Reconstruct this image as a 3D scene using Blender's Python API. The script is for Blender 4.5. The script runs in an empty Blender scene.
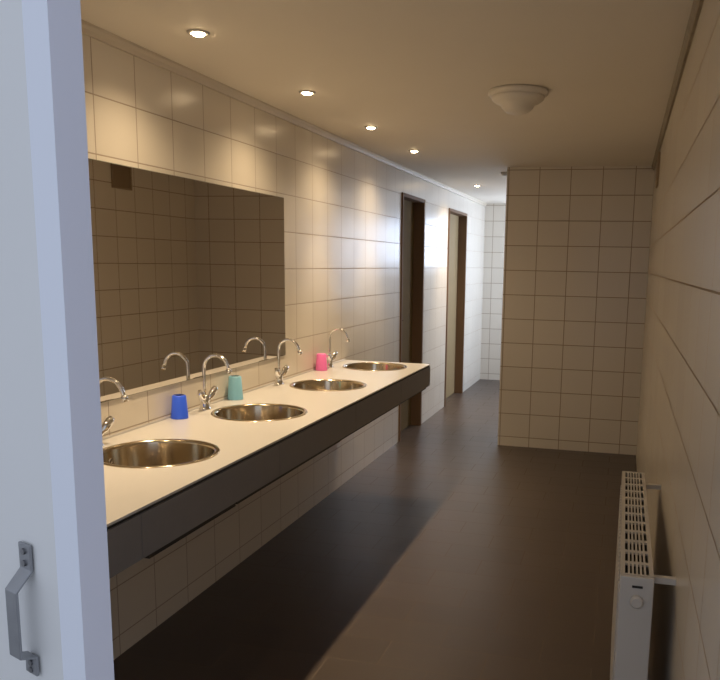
import bpy, bmesh, math
from mathutils import Vector, Matrix
PI = math.pi
S = bpy.context.scene
C = S.collection

# ------------------------------------------------------------ dimensions (m)
WL, WR = -1.821, 0.168          # left / right wall
YP, XP = 6.563, -0.980          # partition face, partition left end
YE, YF = 10.39, 1.02            # far wall, entry wall
H = 2.303
TW, TH, TZ0 = 0.2488, 0.2, 0.081
ZC, CW, CY0, CY1 = 0.866, 0.598, 1.20, 5.06
BASIN_Y = (2.34, 3.13, 3.965, 4.79)
BX, BR = -1.524, 0.202

# ------------------------------------------------------------ materials
def nodes(name):
    m = bpy.data.materials.new(name); m.use_nodes = True
    nt = m.node_tree; b = nt.nodes['Principled BSDF']
    return m, nt, b
def mat(name, col, rough=0.5, metal=0.0, spec=0.5, noise=0.0, nscale=30, bump=0.0, emit=None, es=0.0, trans=0.0, alpha=1.0):
    m, nt, b = nodes(name)
    b.inputs['Base Color'].default_value = (*col, 1)
    b.inputs['Roughness'].default_value = rough
    b.inputs['Metallic'].default_value = metal
    b.inputs['Specular IOR Level'].default_value = spec
    b.inputs['Transmission Weight'].default_value = trans
    if emit:
        b.inputs['Emission Color'].default_value = (*emit, 1); b.inputs['Emission Strength'].default_value = es
    if noise or bump:
        tc = nt.nodes.new('ShaderNodeTexCoord'); nz = nt.nodes.new('ShaderNodeTexNoise')
        nz.inputs['Scale'].default_value = nscale; nz.inputs['Detail'].default_value = 4
        nt.links.new(tc.outputs['Object'], nz.inputs['Vector'])
        if noise:
            r = nt.nodes.new('ShaderNodeMapRange')
            r.inputs['To Min'].default_value = 1 - noise; r.inputs['To Max'].default_value = 1 + noise
            nt.links.new(nz.outputs['Fac'], r.inputs['Value'])
            v = nt.nodes.new('ShaderNodeVectorMath'); v.operation = 'SCALE'; v.inputs[0].default_value = col
            nt.links.new(r.outputs[0], v.inputs['Scale']); nt.links.new(v.outputs[0], b.inputs['Base Color'])
        if bump:
            bp = nt.nodes.new('ShaderNodeBump'); bp.inputs['Strength'].default_value = bump; bp.inputs['Distance'].default_value = 0.002
            nt.links.new(nz.outputs['Fac'], bp.inputs['Height']); nt.links.new(bp.outputs[0], b.inputs['Normal'])
    return m
def tiles(name, axu, pu, axv, pv, w, h, c1, c2, grout, mortar=0.0035, rough=0.25, offset=0.0, bump=0.35, spec=0.5, wav=0.0):
    m, nt, b = nodes(name)
    g = nt.nodes.new('ShaderNodeTexCoord'); sp = nt.nodes.new('ShaderNodeSeparateXYZ')
    nt.links.new(g.outputs['Object'], sp.inputs[0])
    cb = nt.nodes.new('ShaderNodeCombineXYZ')
    for ax, ph, k, st in ((axu, pu, 0, w), (axv, pv, 1, h)):
        a = nt.nodes.new('ShaderNodeMath'); a.operation = 'SUBTRACT'
        a.inputs[1].default_value = ph - 200 * st
        nt.links.new(sp.outputs[ax], a.inputs[0]); nt.links.new(a.outputs[0], cb.inputs[k])
    br = nt.nodes.new('ShaderNodeTexBrick'); br.offset = offset; br.squash = 1.0; br.offset_frequency = 2
    br.inputs['Scale'].default_value = 1; br.inputs['Brick Width'].default_value = w; br.inputs['Row Height'].default_value = h
    br.inputs['Mortar Size'].default_value = mortar; br.inputs['Mortar Smooth'].default_value = 0.3
    br.inputs['Color1'].default_value = (*c1, 1); br.inputs['Color2'].default_value = (*c2, 1); br.inputs['Mortar'].default_value = (*grout, 1)
    nt.links.new(cb.outputs[0], br.inputs['Vector']); nt.links.new(br.outputs['Color'], b.inputs['Base Color'])
    inv = nt.nodes.new('ShaderNodeMath'); inv.operation = 'SUBTRACT'; inv.inputs[0].default_value = 1
    nt.links.new(br.outputs['Fac'], inv.inputs[1])
    bp = nt.nodes.new('ShaderNodeBump'); bp.inputs['Strength'].default_value = bump; bp.inputs['Distance'].default_value = 0.002
    nt.links.new(inv.outputs[0], bp.inputs['Height'])
    nz = nt.nodes.new('ShaderNodeTexNoise'); nz.inputs['Scale'].default_value = 7; nz.inputs['Detail'].default_value = 2
    nt.links.new(g.outputs['Object'], nz.inputs['Vector'])
    bp2 = nt.nodes.new('ShaderNodeBump'); bp2.inputs['Strength'].default_value = 0.12 + wav; bp2.inputs['Distance'].default_value = 0.004
    nt.links.new(nz.outputs['Fac'], bp2.inputs['Height']); nt.links.new(bp.outputs[0], bp2.inputs['Normal'])
    nt.links.new(bp2.outputs[0], b.inputs['Normal'])
    rr = nt.nodes.new('ShaderNodeMapRange'); rr.inputs['To Min'].default_value = rough; rr.inputs['To Max'].default_value = 0.8
    nt.links.new(br.outputs['Fac'], rr.inputs['Value']); nt.links.new(rr.outputs[0], b.inputs['Roughness'])
    b.inputs['Specular IOR Level'].default_value = spec
    return m
T1, T2, GR = (.71, .655, .565), (.68, .625, .54), (.38, .31, .24)
M = {}
M['tile_left'] = tiles('cream_tile_left', 1, 2.493, 2, TZ0, TW, TH, T1, T2, GR, mortar=.003)
M['tile_right'] = tiles('cream_tile_right', 1, 2.42, 2, TZ0, TW, TH, T1, T2, (.30, .23, .16))
M['tile_x'] = tiles('cream_tile_cross', 0, XP + .2655, 2, TZ0, TW, TH, T1, T2, (.33,.25,.17), mortar=.0036)
M['floor'] = tiles('brown_floor_tile', 0, -.641, 1, 2.702, .40, .197, (.085, .064, .053), (.074, .056, .047), (.14, .11, .09), mortar=.0025, rough=.36, offset=.5, bump=.2, spec=.4)
M['ceiling'] = mat('cream_ceiling_paint', (.83, .77, .67), .65, noise=.03, nscale=2)
M['trim'] = mat('cream_cornice_paint', (.62, .55, .44), .5)
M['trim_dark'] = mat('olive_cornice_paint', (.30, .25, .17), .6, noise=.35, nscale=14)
M['counter'] = mat('cream_counter_laminate', (.60, .58, .555), .28, noise=.02, nscale=60)
M['black'] = mat('black_edge', (.012, .012, .013), .5)
M['apron'] = mat('anthracite_panel', (.20, .195, .20), .42, noise=.06, nscale=25)
M['steel'] = mat('brushed_steel', (.66, .57, .43), .14, 1.0)
M['chrome'] = mat('chrome', (.86, .85, .83), .08, 1.0)
M['mirror'] = mat('mirror_silver', (.80, .76, .70), .015, 1.0)
M['mirror_edge'] = mat('mirror_edge_glass', (.10, .12, .10), .2)
M['white_metal'] = mat('white_enamel', (.52, .49, .45), .35)
M['dark_in'] = mat('dark_interior', (.02, .018, .016), .8)
M['door_paint'] = mat('white_door_paint', (.80, .81, .81), .42, noise=.03, nscale=3)
M['door_edge'] = mat('grey_blue_door_edge', (.66, .67, .76), .4)
M['daylit_chamfer'] = mat('door_chamfer_daylight_tint', (.84, .88, .97), .35)  # door chamfer, paler and bluer: daylight falling on it is put into its colour
M['iron'] = mat('galvanised_steel', (.33, .34, .36), .42, .8, noise=.12, nscale=40)
M['screw'] = mat('screw_steel', (.25, .25, .26), .4, 1.0)
M['brown_door'] = mat('dark_brown_door', (.17, .115, .05), .75, spec=.1, noise=.12, nscale=10)
M['brown_frame'] = mat('brown_door_lining', (.20, .125, .075), .7, spec=.2)
M['olive_door'] = mat('olive_door', (.30, .22, .115), .7, spec=.15, noise=.08, nscale=10)
M['vent'] = mat('brown_vent', (.30, .22, .14), .6)
M['blue'] = mat('blue_plastic', (.04, .13, .90), .3)
M['teal'] = mat('teal_plastic', (.38, .80, 1.0), .3, trans=.35)
M['pink'] = mat('pink_plastic', (.92, .20, .52), .3)
M['lamp_glass'] = mat('opal_lamp_glass', (.80, .75, .66), .35)
M['bulb'] = mat('lit_bulb', (1, .9, .7), .5, emit=(1, .74, .44), es=42)
M['pvc'] = mat('white_window_frame', (.8, .8, .8), .4)
M['paving'] = mat('grey_paving', (.30, .30, .30), .8, noise=.1, nscale=6)
def glass():
    m = bpy.data.materials.new('window_glass'); m.use_nodes = True; nt = m.node_tree; nt.nodes.clear()
    o = nt.nodes.new('ShaderNodeOutputMaterial'); mx = nt.nodes.new('ShaderNodeMixShader'); mx.inputs[0].default_value = .08
    t = nt.nodes.new('ShaderNodeBsdfTransparent'); gl = nt.nodes.new('ShaderNodeBsdfGlossy'); gl.inputs['Roughness'].default_value = .02
    nt.links.new(t.outputs[0], mx.inputs[1]); nt.links.new(gl.outputs[0], mx.inputs[2]); nt.links.new(mx.outputs[0], o.inputs[0])
    return m
M['glass'] = glass()

# ------------------------------------------------------------ mesh helpers
def obj(name, bm, m, parent=None, smooth=False, bevel=0):
    me = bpy.data.meshes.new(name)
    bmesh.ops.recalc_face_normals(bm, faces=bm.faces)
    bm.to_mesh(me); bm.free()
    o = bpy.data.objects.new(name, me); C.objects.link(o)
    for x in (m if isinstance(m, (list, tuple)) else [m]): me.materials.append(x)
    if smooth:
        for p in me.polygons: p.use_smooth = True
    if bevel:
        b = o.modifiers.new('bevel', 'BEVEL'); b.width = bevel; b.segments = 2; b.limit_method = 'ANGLE'
    if parent: o.parent = parent
    return o
def box(bm, x0, x1, y0, y1, z0, z1, mi=0):
    v = [bm.verts.new((x, y, z)) for z in (z0, z1) for y in (y0, y1) for x in (x0, x1)]
    for f in ((0, 2, 3, 1), (4, 5, 7, 6), (0, 1, 5, 4), (1, 3, 7, 5), (3, 2, 6, 7), (2, 0, 4, 6)):
        bm.faces.new([v[i] for i in f]).material_index = mi
    return v
def boxes(*bs):
    bm = bmesh.new()
    for b in bs: box(bm, *b)
    return bm
def lathe(bm, prof, n=40, c=(0, 0, 0), close_top=False, close_bot=False):
    rings = []
    for r, z in prof:
        rings.append([bm.verts.new((c[0] + r * math.cos(2 * PI * i / n), c[1] + r * math.sin(2 * PI * i / n), c[2] + z)) for i in range(n)])
    for a, b in zip(rings, rings[1:]):
        for i in range(n): bm.faces.new((a[i], a[(i + 1) % n], b[(i + 1) % n], b[i]))
    if close_bot: bm.faces.new(rings[0])
    if close_top: bm.faces.new(rings[-1])
    return bm
def tube(bm, pts, rad, n=14, caps=True):
    pts = [Vector(p) for p in pts]
    if not isinstance(rad, (list, tuple)): rad = [rad] * len(pts)
    t0 = (pts[1] - pts[0]).normalized()
    ref = Vector((1, 0, 0)) if abs(t0.x) < .9 else Vector((0, 1, 0))
    u = t0.cross(ref).normalized(); rings = []
    for i, p in enumerate(pts):
        t = (pts[min(i + 1, len(pts) - 1)] - pts[max(i - 1, 0)]).normalized()
        u = (u - t * u.dot(t)).normalized(); w = t.cross(u)
        rings.append([bm.verts.new(p + (u * math.cos(2 * PI * k / n) + w * math.sin(2 * PI * k / n)) * rad[i]) for k in range(n)])
    for a, b in zip(rings, rings[1:]):
        for k in range(n): bm.faces.new((a[k], a[(k + 1) % n], b[(k + 1) % n], b[k]))
    if caps: bm.faces.new(rings[0]); bm.faces.new(rings[-1])
    return bm
def cyl(bm, a, b, r, n=24): return tube(bm, [a, b], r, n)
def struct(o, label=None):
    o['kind'] = 'structure'
    if label: o['label'] = label
    return o
def empty(name, loc, label, cat, group=None, rz=0):
    o = bpy.data.objects.new(name, None); C.objects.link(o); o.empty_display_size = .05
    o.location = loc; o.rotation_euler.z = rz
    o['label'] = label; o['category'] = cat
    if group: o['group'] = group
    return o
def tag(o, label, cat, group=None):
    o['label'] = label; o['category'] = cat
    if group: o['group'] = group
    return o
def copy_tree(o, parent=None):
    c = o.copy(); C.objects.link(c); c.parent = parent
    for ch in [k for k in bpy.data.objects if k.parent == o]: copy_tree(ch, c)
    return c

# ------------------------------------------------------------ room shell
T = .12
D1, D2, DT = (6.413, 7.165), (8.204, 9.16), 2.096
struct(obj('wall_left', boxes(
    (WL - T, WL, YF, D1[0], 0, H), (WL - T, WL, D1[1], D2[0], 0, H), (WL - T, WL, D2[1], YE + T, 0, H),
    (WL - T, WL, D1[0], D1[1], DT, H), (WL - T, WL, D2[0], D2[1], DT, H)), M['tile_left']), 'long cream tiled wall behind the washbasins')
W1 = (8.75, 10.2, 1.0, 2.12)         # daylight window in the right wall, behind the partition
struct(obj('wall_right', boxes(
    (WR, WR + T, YF, W1[0], 0, H), (WR, WR + T, W1[1], YE + T, 0, H),
    (WR, WR + T, W1[0], W1[1], 0, W1[2]), (WR, WR + T, W1[0], W1[1], W1[3], H)), M['tile_right']), 'cream tiled wall behind the radiator')
struct(obj('wall_middle', boxes((XP, WR, YP, YP + .1, 0, H)), M['tile_x']), 'cream tiled cross wall at the end of the washroom')
W2 = (-1.30, -.45, 1.45, 2.14)       # window in the far wall
struct(obj('wall_far', boxes(
    (WL, W2[0], YE, YE + T, 0, H), (W2[1], WR, YE, YE + T, 0, H),
    (W2[0], W2[1], YE, YE + T, 0, W2[2]), (W2[0], W2[1], YE, YE + T, W2[3], H)), M['tile_x']), 'tiled end wall of the passage')
struct(obj('wall_entry', boxes((WL, -1.47, YF - .1, YF, 0, H), (-1.47, WR + T, YF - .1, YF, 2.14, H)), M['tile_x']), 'wall around the entry door')
struct(obj('floor', boxes((WL - .3, WR + .3, YF - .1, YE + .3, -.1, 0)), M['floor']), 'dark brown tiled floor')
struct(obj('ground', boxes((-4, 3, -3, YF - .1, -.12, -.01)), M['paving']), 'grey paving outside the entry')
struct(obj('ceiling', boxes((WL - .3, WR + .3, YF - .1, YE + .3, H, H + .1)), M['ceiling']), 'cream painted ceiling')
def cornice(x, s, y0, y1):
    prof = [(0, 0), (.022 * s, 0), (.022 * s, -.010), (.014 * s, -.020), (.010 * s, -.036), (0, -.036)]
    bm = bmesh.new(); a = [bm.verts.new((x + p, y0, H + q)) for p, q in prof]; b = [bm.verts.new((x + p, y1, H + q)) for p, q in prof]
    n = len(prof)
    for i in range(n): bm.faces.new((a[i], a[(i + 1) % n], b[(i + 1) % n], b[i]))
    bm.faces.new(a); bm.faces.new(b)
    return bm
struct(obj('trim_1', cornice(WL, 1, YF, YE), M['trim']), 'cream cornice along the left wall')
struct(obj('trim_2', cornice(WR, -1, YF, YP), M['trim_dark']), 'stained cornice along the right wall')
# windows
def window(name, along, r, pos, depth, label):
    a0, a1, z0, z1 = r; f = .045
    def B(u0, u1, v0, v1, d0, d1):
        return (u0, u1, pos + d0, pos + d1, v0, v1) if along == 'x' else (pos + d0, pos + d1, u0, u1, v0, v1)
    mid = (a0 + a1) / 2
    o = obj(name, boxes(B(a0, a1, z0, z0 + f, .03, .09), B(a0, a1, z1 - f, z1, .03, .09), B(a0, a0 + f, z0 + f, z1 - f, .03, .09),
                        B(a1 - f, a1, z0 + f, z1 - f, .03, .09), B(mid - f / 2, mid + f / 2, z0 + f, z1 - f, .03, .09)), M['pvc'])
    obj('pane', boxes(B(a0 + f, mid - f / 2, z0 + f, z1 - f, .055, .061), B(mid + f / 2, a1 - f, z0 + f, z1 - f, .055, .061)), M['glass'], o)
    return struct(o, label)
window('window_1', 'y', W1, WR, T, 'side window letting daylight into the passage')
window('window_2', 'x', W2, YE, T, 'high window in the end wall of the passage')
# the two inner doors, set back in their openings
def inner_door(name, y0, y1, mleaf, mframe, label):
    f = .03
    root = obj(name, boxes((WL - .118, WL - .085, y0 + f, y1 - f, .006, DT - f)), mleaf)
    struct(root, label)
    fr = obj('door_frame', boxes((WL - T, WL + .012, y0, y0 + f, 0, DT), (WL - T, WL + .012, y1 - f, y1, 0, DT), (WL - T, WL + .012, y0 + f, y1 - f, DT - f, DT)), mframe, root, bevel=.002)
    h = bmesh.new(); yy = y0 + .10
    cyl(h, (WL - .086, yy, 1.03), (WL - .078, yy, 1.03), .025); tube(h, [(WL - .084, yy, 1.03), (WL - .044, yy, 1.03), (WL - .038, yy + .012, 1.03), (WL - .038, yy + .11, 1.03)], .008)
    obj('door_handle', h, M['chrome'], root, True)
    return root
inner_door('door_1', D1[0], D1[1], M['brown_door'], M['brown_frame'], 'dark brown inner door just past the counter')
inner_door('door_2', D2[0], D2[1], M['olive_door'], M['brown_frame'], 'paler inner door further down the passage')

# ------------------------------------------------------------ entry door (ajar, beside the camera)
K = Vector((-.637, .8, 0)); nC = Vector((.932, -.361, 0)).normalized(); nA = Vector((-.361, -.932, 0)).normalized()
TD = .040
def dp(a, n, z): return K - nC * a + nA * n + Vector((0, 0, z))        # a: along the leaf from its free edge, n: out of the outer face
WD = .86
bm = bmesh.new()
sec = [(0, -TD), (0, -.0), (.029, .013), (WD, .013), (WD, -TD)]
lo = [bm.verts.new(dp(a, n, .012)) for a, n in sec]; hi = [bm.verts.new(dp(a, n, 2.09)) for a, n in sec]
for i in range(5):
    fc = bm.faces.new((lo[i], lo[(i + 1) % 5], hi[(i + 1) % 5], hi[i])); fc.material_index = {0: 1, 1: 2}.get(i, 0)
bm.faces.new(lo); bm.faces.new(hi)
door = obj('door_3', bm, [M['door_paint'], M['door_edge'], M['daylit_chamfer']]); struct(door, 'white entry door standing ajar at the left edge')
hm = bmesh.new()
def plate_at(z0, z1, a0, a1, n0, n1):
    vs = [hm.verts.new(dp(a, n, z)) for z in (z0, z1) for n in (n0, n1) for a in (a0, a1)]
    for f in ((0, 2, 3, 1), (4, 5, 7, 6), (0, 1, 5, 4), (1, 3, 7, 5), (3, 2, 6, 7), (2, 0, 4, 6)): hm.faces.new([vs[i] for i in f])
HA, F0 = .095, .013
z_top, z_bot = 1.160, .988
prof = [(z_top, .002), (z_top - .036, .002), (z_top - .058, .023), (z_bot + .024, .023), (z_bot + .019, .003), (z_bot - .008, .003)]
ring = []
for i, (z, n) in enumerate(prof):
    w = .0135
    pz, pn = prof[max(i - 1, 0)]; qz, qn = prof[min(i + 1, len(prof) - 1)]
    tz, tn = qz - pz, qn - pn; l = math.hypot(tz, tn); oz, on = tn / l * .004, -tz / l * .004
    ring.append([hm.verts.new(dp(HA + s * w, F0 + n + on * q, z + oz * q)) for s, q in ((-1, 0), (1, 0), (1, 1), (-1, 1))])
for a, b in zip(ring, ring[1:]):
    for k in range(4): hm.faces.new((a[k], a[(k + 1) % 4], b[(k + 1) % 4], b[k]))
hm.faces.new(ring[0]); hm.faces.new(ring[-1])
handle = obj('door_handle', hm, M['iron'], door, bevel=.001)
handle['label'] = 'bent flat steel pull handle'
for z in (z_top - .010, z_top - .026, z_bot + .008, z_bot - .002):
    b = bmesh.new(); cyl(b, dp(HA, F0 + .004, z), dp(HA, F0 + .0085, z), .0042, 12); obj('screw', b, M['screw'], handle)

# ------------------------------------------------------------ counter
XF = WL + CW
ct = empty('washbasin_counter', (WL, (CY0 + CY1) / 2, 0), 'long cream wall-hung washroom counter with dark grey front panels', 'counter')
def child(name, bm, m, root, **k):
    o = obj(name, bm, m, None, **k); bpy.context.view_layer.update()
    o.parent = root; o.matrix_parent_inverse = Matrix.Translation(-Vector(root.location)) if root.rotation_euler.z == 0 else root.matrix_world.inverted()
    return o
TH_C = .007
bm = bmesh.new()
half = .23; n = 64
ys = [CY0] + sum([[y - half, y + half] for y in BASIN_Y], []) + [CY1]
def quadstrip(z):
    for i in range(0, len(ys), 2):       # plain stretches
        v = [bm.verts.new((x, y, z)) for x, y in ((WL, ys[i]), (XF, ys[i]), (XF, ys[i + 1]), (WL, ys[i + 1]))]; bm.faces.new(v)
    for y in BASIN_Y:
        for x0, x1 in ((WL, BX - half), (BX + half, XF)):
            v = [bm.verts.new(p) for p in ((x0, y - half, z), (x1, y - half, z), (x1, y + half, z), (x0, y + half, z))]; bm.faces.new(v)
        inner, outer = [], []
        for i in range(n):
            a = 2 * PI * i / n; c, s = math.cos(a), math.sin(a); q = half / max(abs(c), abs(s))
            inner.append(bm.verts.new((BX + (BR - .004) * c, y + (BR - .004) * s, z))); outer.append(bm.verts.new((BX + q * c, y + q * s, z)))
        for i in range(n): bm.faces.new((inner[i], inner[(i + 1) % n], outer[(i + 1) % n], outer[i]))
half = min(half, abs(WL - BX) - .001, XF - BX - .001)
ys = [CY0] + sum([[y - half, y + half] for y in BASIN_Y], []) + [CY1]
quadstrip(ZC); quadstrip(ZC - TH_C)
for p, q in (((WL, CY0), (XF, CY0)), ((XF, CY0), (XF, CY1)), ((XF, CY1), (WL, CY1)), ((WL, CY1), (WL, CY0))):
    bm.faces.new([bm.verts.new(v) for v in ((*p, ZC), (*q, ZC), (*q, ZC - TH_C), (*p, ZC - TH_C))])
bmesh.ops.remove_doubles(bm, verts=bm.verts, dist=.0002)
child('countertop', bm, M['counter'], ct)
child('shadow_gap', boxes((XF - .016, XF - .006, CY0, CY1 - .006, ZC - TH_C - .012, ZC - TH_C), (WL + .01, XF - .006, CY1 - .016, CY1 - .006, ZC - TH_C - .012, ZC - TH_C)), M['black'], ct)
ZA0, ZA1 = .722, ZC - TH_C - .010
seams = [CY0, 1.79, 2.672, 3.55, 4.35, CY1]
for a, b in zip(seams, seams[1:]):
    child('front_panel', boxes((XF - .020, XF, a + .001, b - .001, ZA0, ZA1)), M['apron'], ct, bevel=.001)
child('end_panel', boxes((WL + .001, XF - .021, CY1 - .020, CY1, ZA0, ZA1)), M['apron'], ct, bevel=.001)
for a, b, dx in ((1.82, 2.32, .004), (2.34, 3.345, .0), (3.36, 4.98, -.004)):
    child('grip_rail', boxes((XF - .03 + dx, XF - .004 + dx, a, b, ZA0 - .011, ZA0)), M['black'], ct)
child('wall_bracket', boxes((WL + .001, WL + .03, CY0 + .05, CY1 - .05, .74, ZC - TH_C)), M['apron'], ct)
struct(obj('trim_3', boxes((WL, WL + .004, CY0, CY1, ZC + .0005, ZC + .008)), M['counter']), 'sealant line between counter and wall')

# ------------------------------------------------------------ basins (dropped into the counter)
def basin(i, y, label):
    r = empty('washbasin', (BX, y, ZC), label, 'sink', 'round steel washbasins in the counter')
    b = bmesh.new(); R0 = BR
    prof = [(R0 - .004, -.006), (R0 + .006, .0005), (R0 + .004, .003), (R0 - .006, .0035), (R0 - .012, .001), (R0 - .014, -.008), (R0 - .016, -.09), (R0 - .024, -.112),
            (R0 - .045, -.125), (.06, -.132), (.028, -.134)]
    lathe(b, prof, 72)
    bw = obj('bowl', b, M['steel'], r, True)
    sol = bw.modifiers.new('wall', 'SOLIDIFY'); sol.thickness = .0012; sol.offset = 0
    d = bmesh.new(); lathe(d, [(.030, -.1325), (.026, -.1295), (.020, -.131), (.006, -.1315)], 32, close_top=True, close_bot=True)
    obj('drain', d, M['chrome'], r, True)
    o = bmesh.new(); lathe(o, [(.011, 0), (.011, .002), (.006, .002), (.006, .0)], 20)
    bmesh.ops.rotate(o, verts=o.verts, matrix=Matrix.Rotation(PI / 2, 3, 'Y')); bmesh.ops.translate(o, verts=o.verts, vec=(-(R0 - .016), 0, -.045))
    obj('overflow_ring', o, M['chrome'], bw, True)
    return r
BL = ['round steel washbasin nearest the white door, largest in view', 'round steel washbasin beside the blue cup, second from the door',
      'round steel washbasin between the teal and pink cups, third from the door', 'round steel washbasin at the far end of the counter']
for i, y in enumerate(BASIN_Y): basin(i, y, BL[i])

# ------------------------------------------------------------ taps
def make_tap():
    r = empty('mixer_tap', (0, 0, 0), 'x', 'tap', 'chrome taps behind the washbasins')
    b = bmesh.new(); lathe(b, [(.026, 0), (.026, .006), (.021, .010), (.019, .030), (.020, .052), (.017, .060), (.012, .066)], 32, close_top=True, close_bot=True)
    obj('body', b, M['chrome'], r, True)
    s = bmesh.new(); pts = [(0, 0, .055), (0, 0, .10), (0, 0, .180)]
    R = .058
    for k in range(1, 13):
        a = PI * k / 12 * .93; pts.append((R - R * math.cos(a), 0, .188 + R * math.sin(a)))
    e = Vector(pts[-1]); dr = (Vector(pts[-1]) - Vector(pts[-2])).normalized(); pts.append(tuple(e + dr * .022))
    tube(s, pts, .0078, 16); sp = obj('spout', s, M['chrome'], r, True)
    a = bmesh.new(); cyl(a, e + dr * .012, e + dr * .034, .0105, 20); obj('aerator', a, M['chrome'], sp, True)
    for q in (-1, 1):
        l = bmesh.new(); d = Vector((.18, q * .72, .67)).normalized(); o0 = Vector((0, 0, .028))
        tube(l, [o0 + d * .006, o0 + d * .036, o0 + d * .042, o0 + d * .080, o0 + d * .096], [.011, .012, .0165, .0165, .011], 18)
        obj('lever', l, M['chrome'], r, True)
    return r
TL = ['chrome arched tap nearest the white door, partly hidden by it', 'chrome arched tap between the blue and teal cups',
      'chrome arched tap at the right-hand end of the mirror', 'chrome arched tap beside the pink cup, farthest from the door']
t0 = make_tap()
TY = (2.355, 3.105, 3.885, 4.64)
for i, y in enumerate(TY):
    t = t0 if i == 0 else copy_tree(t0)
    t.location = (-1.776, y, ZC); t['label'] = TL[i]

# ------------------------------------------------------------ cups (standing upside down)
def cup(x, y, r, h, m, label):
    b = bmesh.new(); t = r * .74
    lathe(b, [(r - .002, 0), (r, 0), (r, .004), (r * .985, .006), (t + .002, h - .004), (t - .002, h), (t - .006, h), (t - .006, h - .003), (t - .003, h - .006), (r - .003, .004), (r - .002, 0)], 40)
    bm2 = [v for v in b.verts if abs(v.co.z - h) < 1e-6 and math.hypot(v.co.x, v.co.y) < t - .005]
    bm2.sort(key=lambda v: math.atan2(v.co.y, v.co.x)); b.faces.new(bm2)
    o = obj('plastic_cup', b, m, None, True); o.location = (x, y, ZC + .0003)
    return tag(o, label, 'cup', 'plastic cups on the counter')
cup(-1.780, 2.905, .036, .098, M['blue'], 'blue plastic cup upside down against the wall by the tap')
cup(-1.781, 3.40, .037, .112, M['teal'], 'translucent teal plastic cup beside the second tap')
cup(-1.778, 4.51, .037, .102, M['pink'], 'pink plastic cup beside the farthest tap')

# ------------------------------------------------------------ mirror
mr = empty('wall_mirror', (WL, 2.7, 1.4), 'large frameless mirror on the tiled wall above the basins', 'mirror')
child('mirror_backing', boxes((WL + .0005, WL + .0045, 1.30, 4.065, 1.005, 1.861)), M['mirror_edge'], mr)
child('mirror_glass', boxes((WL + .0046, WL + .0060, 1.302, 4.063, 1.007, 1.859)), M['mirror'], mr)

# ------------------------------------------------------------ ventilation grille on the right wall (seen in the mirror)
vg = empty('vent_grille', (WR, 5.487, 2.145), 'brown ventilation grille high on the right wall, seen in mirror', 'vent')
y0, y1, z0, z1 = 5.363, 5.611, 2.045, 2.245
child('vent_frame', boxes((WR - .012, WR, y0, y1, z0, z0 + .02), (WR - .012, WR, y0, y1, z1 - .02, z1), (WR - .012, WR, y0, y0 + .02, z0 + .02, z1 - .02), (WR - .012, WR, y1 - .02, y1, z0 + .02, z1 - .02)), M['vent'], vg, bevel=.002)
child('vent_slats', boxes(*[(WR - .010, WR - .002, y0 + .02, y1 - .02, z0 + .024 + k * .016, z0 + .034 + k * .016) for k in range(10)]), M['vent'], vg)
child('vent_backing', boxes((WR - .0015, WR - .0002, y0 + .02, y1 - .02, z0 + .02, z1 - .02)), M['vent'], vg)

# ------------------------------------------------------------ radiator
RX0, RX1, RY0, RY1, RZ0, RZ1 = .031, .112, 1.935, 2.996, .13, .766
rd = empty('radiator', ((RX0 + RX1) / 2, (RY0 + RY1) / 2, 0), 'white steel panel radiator with slotted top on the right wall', 'radiator')
b = boxes((RX0, RX0 + .010, RY0 + .012, RY1 - .012, RZ0, RZ1 - .004))
k = RY0 + .05
while k < RY1 - .05:
    box(b, RX0 - .004, RX0, k, k + .016, RZ0 + .03, RZ1 - .04); k += .0333
child('front_panel', b, M['white_metal'], rd, bevel=.0015)
child('back_panel', boxes((RX1 - .010, RX1, RY0 + .012, RY1 - .012, RZ0, RZ1 - .004)), M['white_metal'], rd)
for a, bb in ((RY0, RY0 + .012), (RY1 - .012, RY1)):
    child('end_cap', boxes((RX0 - .001, RX1 + .001, a, bb, RZ0, RZ1)), M['white_metal'], rd, bevel=.003)
b = bmesh.new(); gy0, gy1 = RY0 + .014, RY1 - .013
box(b, RX0, RX0 + .011, gy0, gy1, RZ1 - .006, RZ1); box(b, RX1 - .011, RX1, gy0, gy1, RZ1 - .006, RZ1)
NR = 12; st = (gy1 - gy0) / NR
for i in range(NR + 1):
    yy = gy0 + i * st; box(b, RX0 + .011, RX1 - .011, max(gy0, yy - .009), min(gy1, yy + .009), RZ1 - .006, RZ1)
NS = 6; sx = (RX1 - RX0 - .022) / NS
for i in range(1, NS):
    xx = RX0 + .011 + i * sx
    for j in range(NR):
        box(b, xx - .0024, xx + .0024, gy0 + j * st + .009, gy0 + (j + 1) * st - .009, RZ1 - .006, RZ1)
child('top_grille', b, M['white_metal'], rd)
child('convector', boxes((RX0 + .014, RX1 - .014, RY0 + .02, RY1 - .02, RZ0 + .03, RZ1 - .035)), M['dark_in'], rd)
b = bmesh.new(); xc = (RX0 + RX1) / 2 + .002; zk = RZ1 - .062
tube(b, [(xc, RY0 + .001, zk), (xc, RY0 - .010, zk), (xc, RY0 - .014, zk)], [.016, .016, .012], 28)
child('vent_knob', b, M['white_metal'], rd)
b = boxes((xc - .013, xc + .013, RY0 - .0012, RY0 + .001, RZ1 - .028, RZ1 - .022)); child('badge_slot', b, M['dark_in'], rd)
for yy in (RY0 + .05, RY1 - .12):
    br = child('wall_bracket', boxes((RX1, WR, yy, yy + .018, RZ1 - .030, RZ1 - .014)), M['white_metal'], rd)
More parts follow.
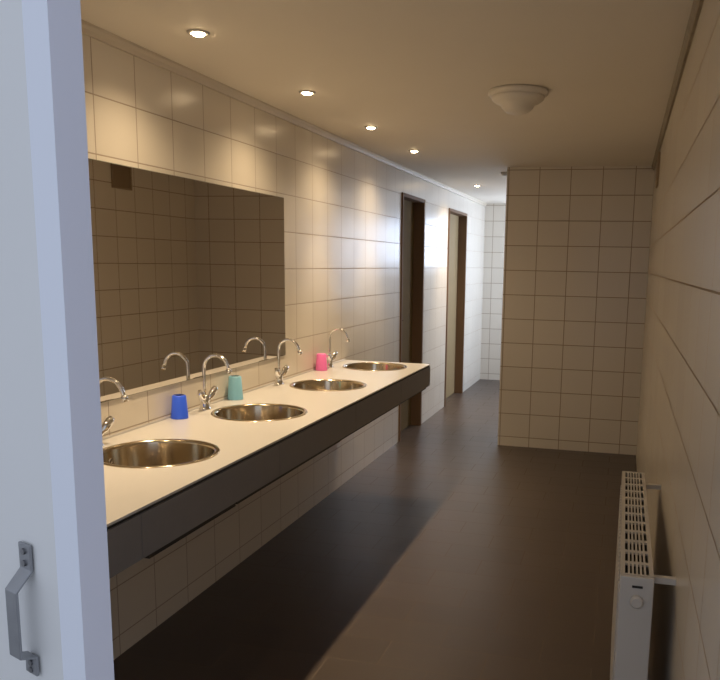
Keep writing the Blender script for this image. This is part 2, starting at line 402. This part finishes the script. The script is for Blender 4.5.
for yy in (RY1 - .05,):
    b = bmesh.new(); cyl(b, (RX0 + .04, yy, 0), (RX0 + .04, yy, RZ0 + .01), .009, 16); child('supply_pipe', b, M['chrome'], rd)
    b = bmesh.new(); cyl(b, (RX0 + .04, yy - .05, 0), (RX0 + .04, yy - .05, RZ0 + .01), .009, 16); child('supply_pipe', b, M['chrome'], rd)

# ------------------------------------------------------------ ceiling lamp (off)
lm = empty('ceiling_lamp', (-.520, 3.735, H), 'unlit round opal ceiling lamp with stepped dome', 'lamp')
b = bmesh.new(); lathe(b, [(.128, 0), (.135, -.004), (.136, -.018), (.128, -.026), (.10, -.030)], 64, close_bot=True); obj('base_ring', b, M['lamp_glass'], lm, True)
b = bmesh.new(); lathe(b, [(.122, -.024), (.118, -.040), (.098, -.055), (.078, -.062), (.070, -.078), (.052, -.094), (.026, -.102), (.004, -.104)], 64, close_top=True, close_bot=True); obj('dome', b, M['lamp_glass'], lm, True)

# ------------------------------------------------------------ recessed downlights
def make_spot():
    r = empty('downlight', (0, 0, H), 'x', 'light', 'recessed ceiling downlights')
    b = bmesh.new(); lathe(b, [(.024, -.0015), (.027, -.006), (.038, -.004), (.040, 0)], 40); obj('trim_ring', b, M['white_metal'], r, True)
    b = bmesh.new(); lathe(b, [(.024, -.0005), (.023, -.006), (.018, -.011), (.010, -.013), (.002, -.0135)], 32, close_top=True, close_bot=True); obj('bulb', b, M['bulb'], r, True)
    return r
SX = WL + .331
SY = [2.631, 3.6105, 4.572, 5.551, 8.0]
SL = ['lit recessed downlight nearest the entry, above the first basin', 'lit recessed downlight second from the entry, above the mirror',
      'lit recessed downlight beyond the mirror, third from the entry', 'lit recessed downlight above the end of the counter', 'lit recessed downlight in the passage beyond the cross wall']
s0 = make_spot()
def beam(x, y, e, a=140):
    if a == 140: beam(x, y, e * 2.9, 66)
    l = bpy.data.lights.new('downlight_beam', 'SPOT'); l.energy = e; l.color = (1, .755, .47); l.spot_size = math.radians(a); l.spot_blend = 1; l.shadow_soft_size = .022
    o = bpy.data.objects.new('downlight_beam', l); C.objects.link(o); o.location = (x, y, H - .022)
for i, y in enumerate(SY):
    s = s0 if i == 0 else copy_tree(s0)
    s.location = (SX, y, H); s['label'] = SL[i]; beam(SX, y, 17.5 if i < 4 else 26)
beam_y = 1.655
s = copy_tree(s0); s.location = (SX, beam_y, H); s['label'] = 'lit recessed downlight just above the frame by the entry door'; beam(SX, beam_y, 13)
b = bmesh.new(); lathe(b, [(.030, 0), (.032, -.012), (.022, -.026), (.004, -.030)], 28, close_top=True, close_bot=True)
o = obj('ceiling_sensor', b, M['white_metal'], None, True); o.location = (-1.052, 6.90, H)
tag(o, 'small pale round fitting on ceiling at the cross wall corner', 'sensor')

# ------------------------------------------------------------ daylight
w = bpy.data.worlds.new('daylight'); S.world = w; w.use_nodes = True
bg = w.node_tree.nodes['Background']; bg.inputs[0].default_value = (.78, .85, 1.0, 1); bg.inputs[1].default_value = .60
def day(name, loc, rot, sx, sy, e, col=(.66, .78, 1)):
    l = bpy.data.lights.new(name, 'AREA'); l.shape = 'RECTANGLE'; l.size = sx; l.size_y = sy; l.energy = e; l.color = col
    o = bpy.data.objects.new(name, l); C.objects.link(o); o.location = loc; o.rotation_euler = rot
day('window_daylight', (WR + .35, (W1[0] + W1[1]) / 2, 1.65), (0, math.radians(90), 0), 1.3, 1.5, 85)
day('window_daylight', ((W2[0] + W2[1]) / 2, YE + .35, 1.85), (math.radians(-90), 0, 0), 1.0, .8, 24)

# ------------------------------------------------------------ camera
cd = bpy.data.cameras.new('camera'); cam = bpy.data.objects.new('camera', cd); C.objects.link(cam); S.camera = cam
yaw, pit, rol = map(math.radians, (14.0187, 9.5515, 1.0663))
fw = Vector((-math.sin(yaw) * math.cos(pit), math.cos(yaw) * math.cos(pit), -math.sin(pit)))
rt = Vector((math.cos(yaw), math.sin(yaw), 0)); up = rt.cross(fw)
r2 = rt * math.cos(rol) + up * math.sin(rol); u2 = -rt * math.sin(rol) + up * math.cos(rol)
m = Matrix((r2, u2, -fw)).transposed().to_4x4(); m.translation = Vector((0, 0, 1.5261)); cam.matrix_world = m
cd.sensor_fit = 'HORIZONTAL'; cd.sensor_width = 36; cd.lens = 789.1752 / 720 * 36
cd.shift_x = -(423.95 - 360) / 720; cd.shift_y = (395.94 - 340) / 720; cd.clip_start = .02
vs = S.view_settings; S.display_settings.display_device = 'sRGB'
vs.view_transform = 'Standard'; vs.look = 'None'; vs.gamma = 1; vs.use_curve_mapping = False; vs.exposure = .3
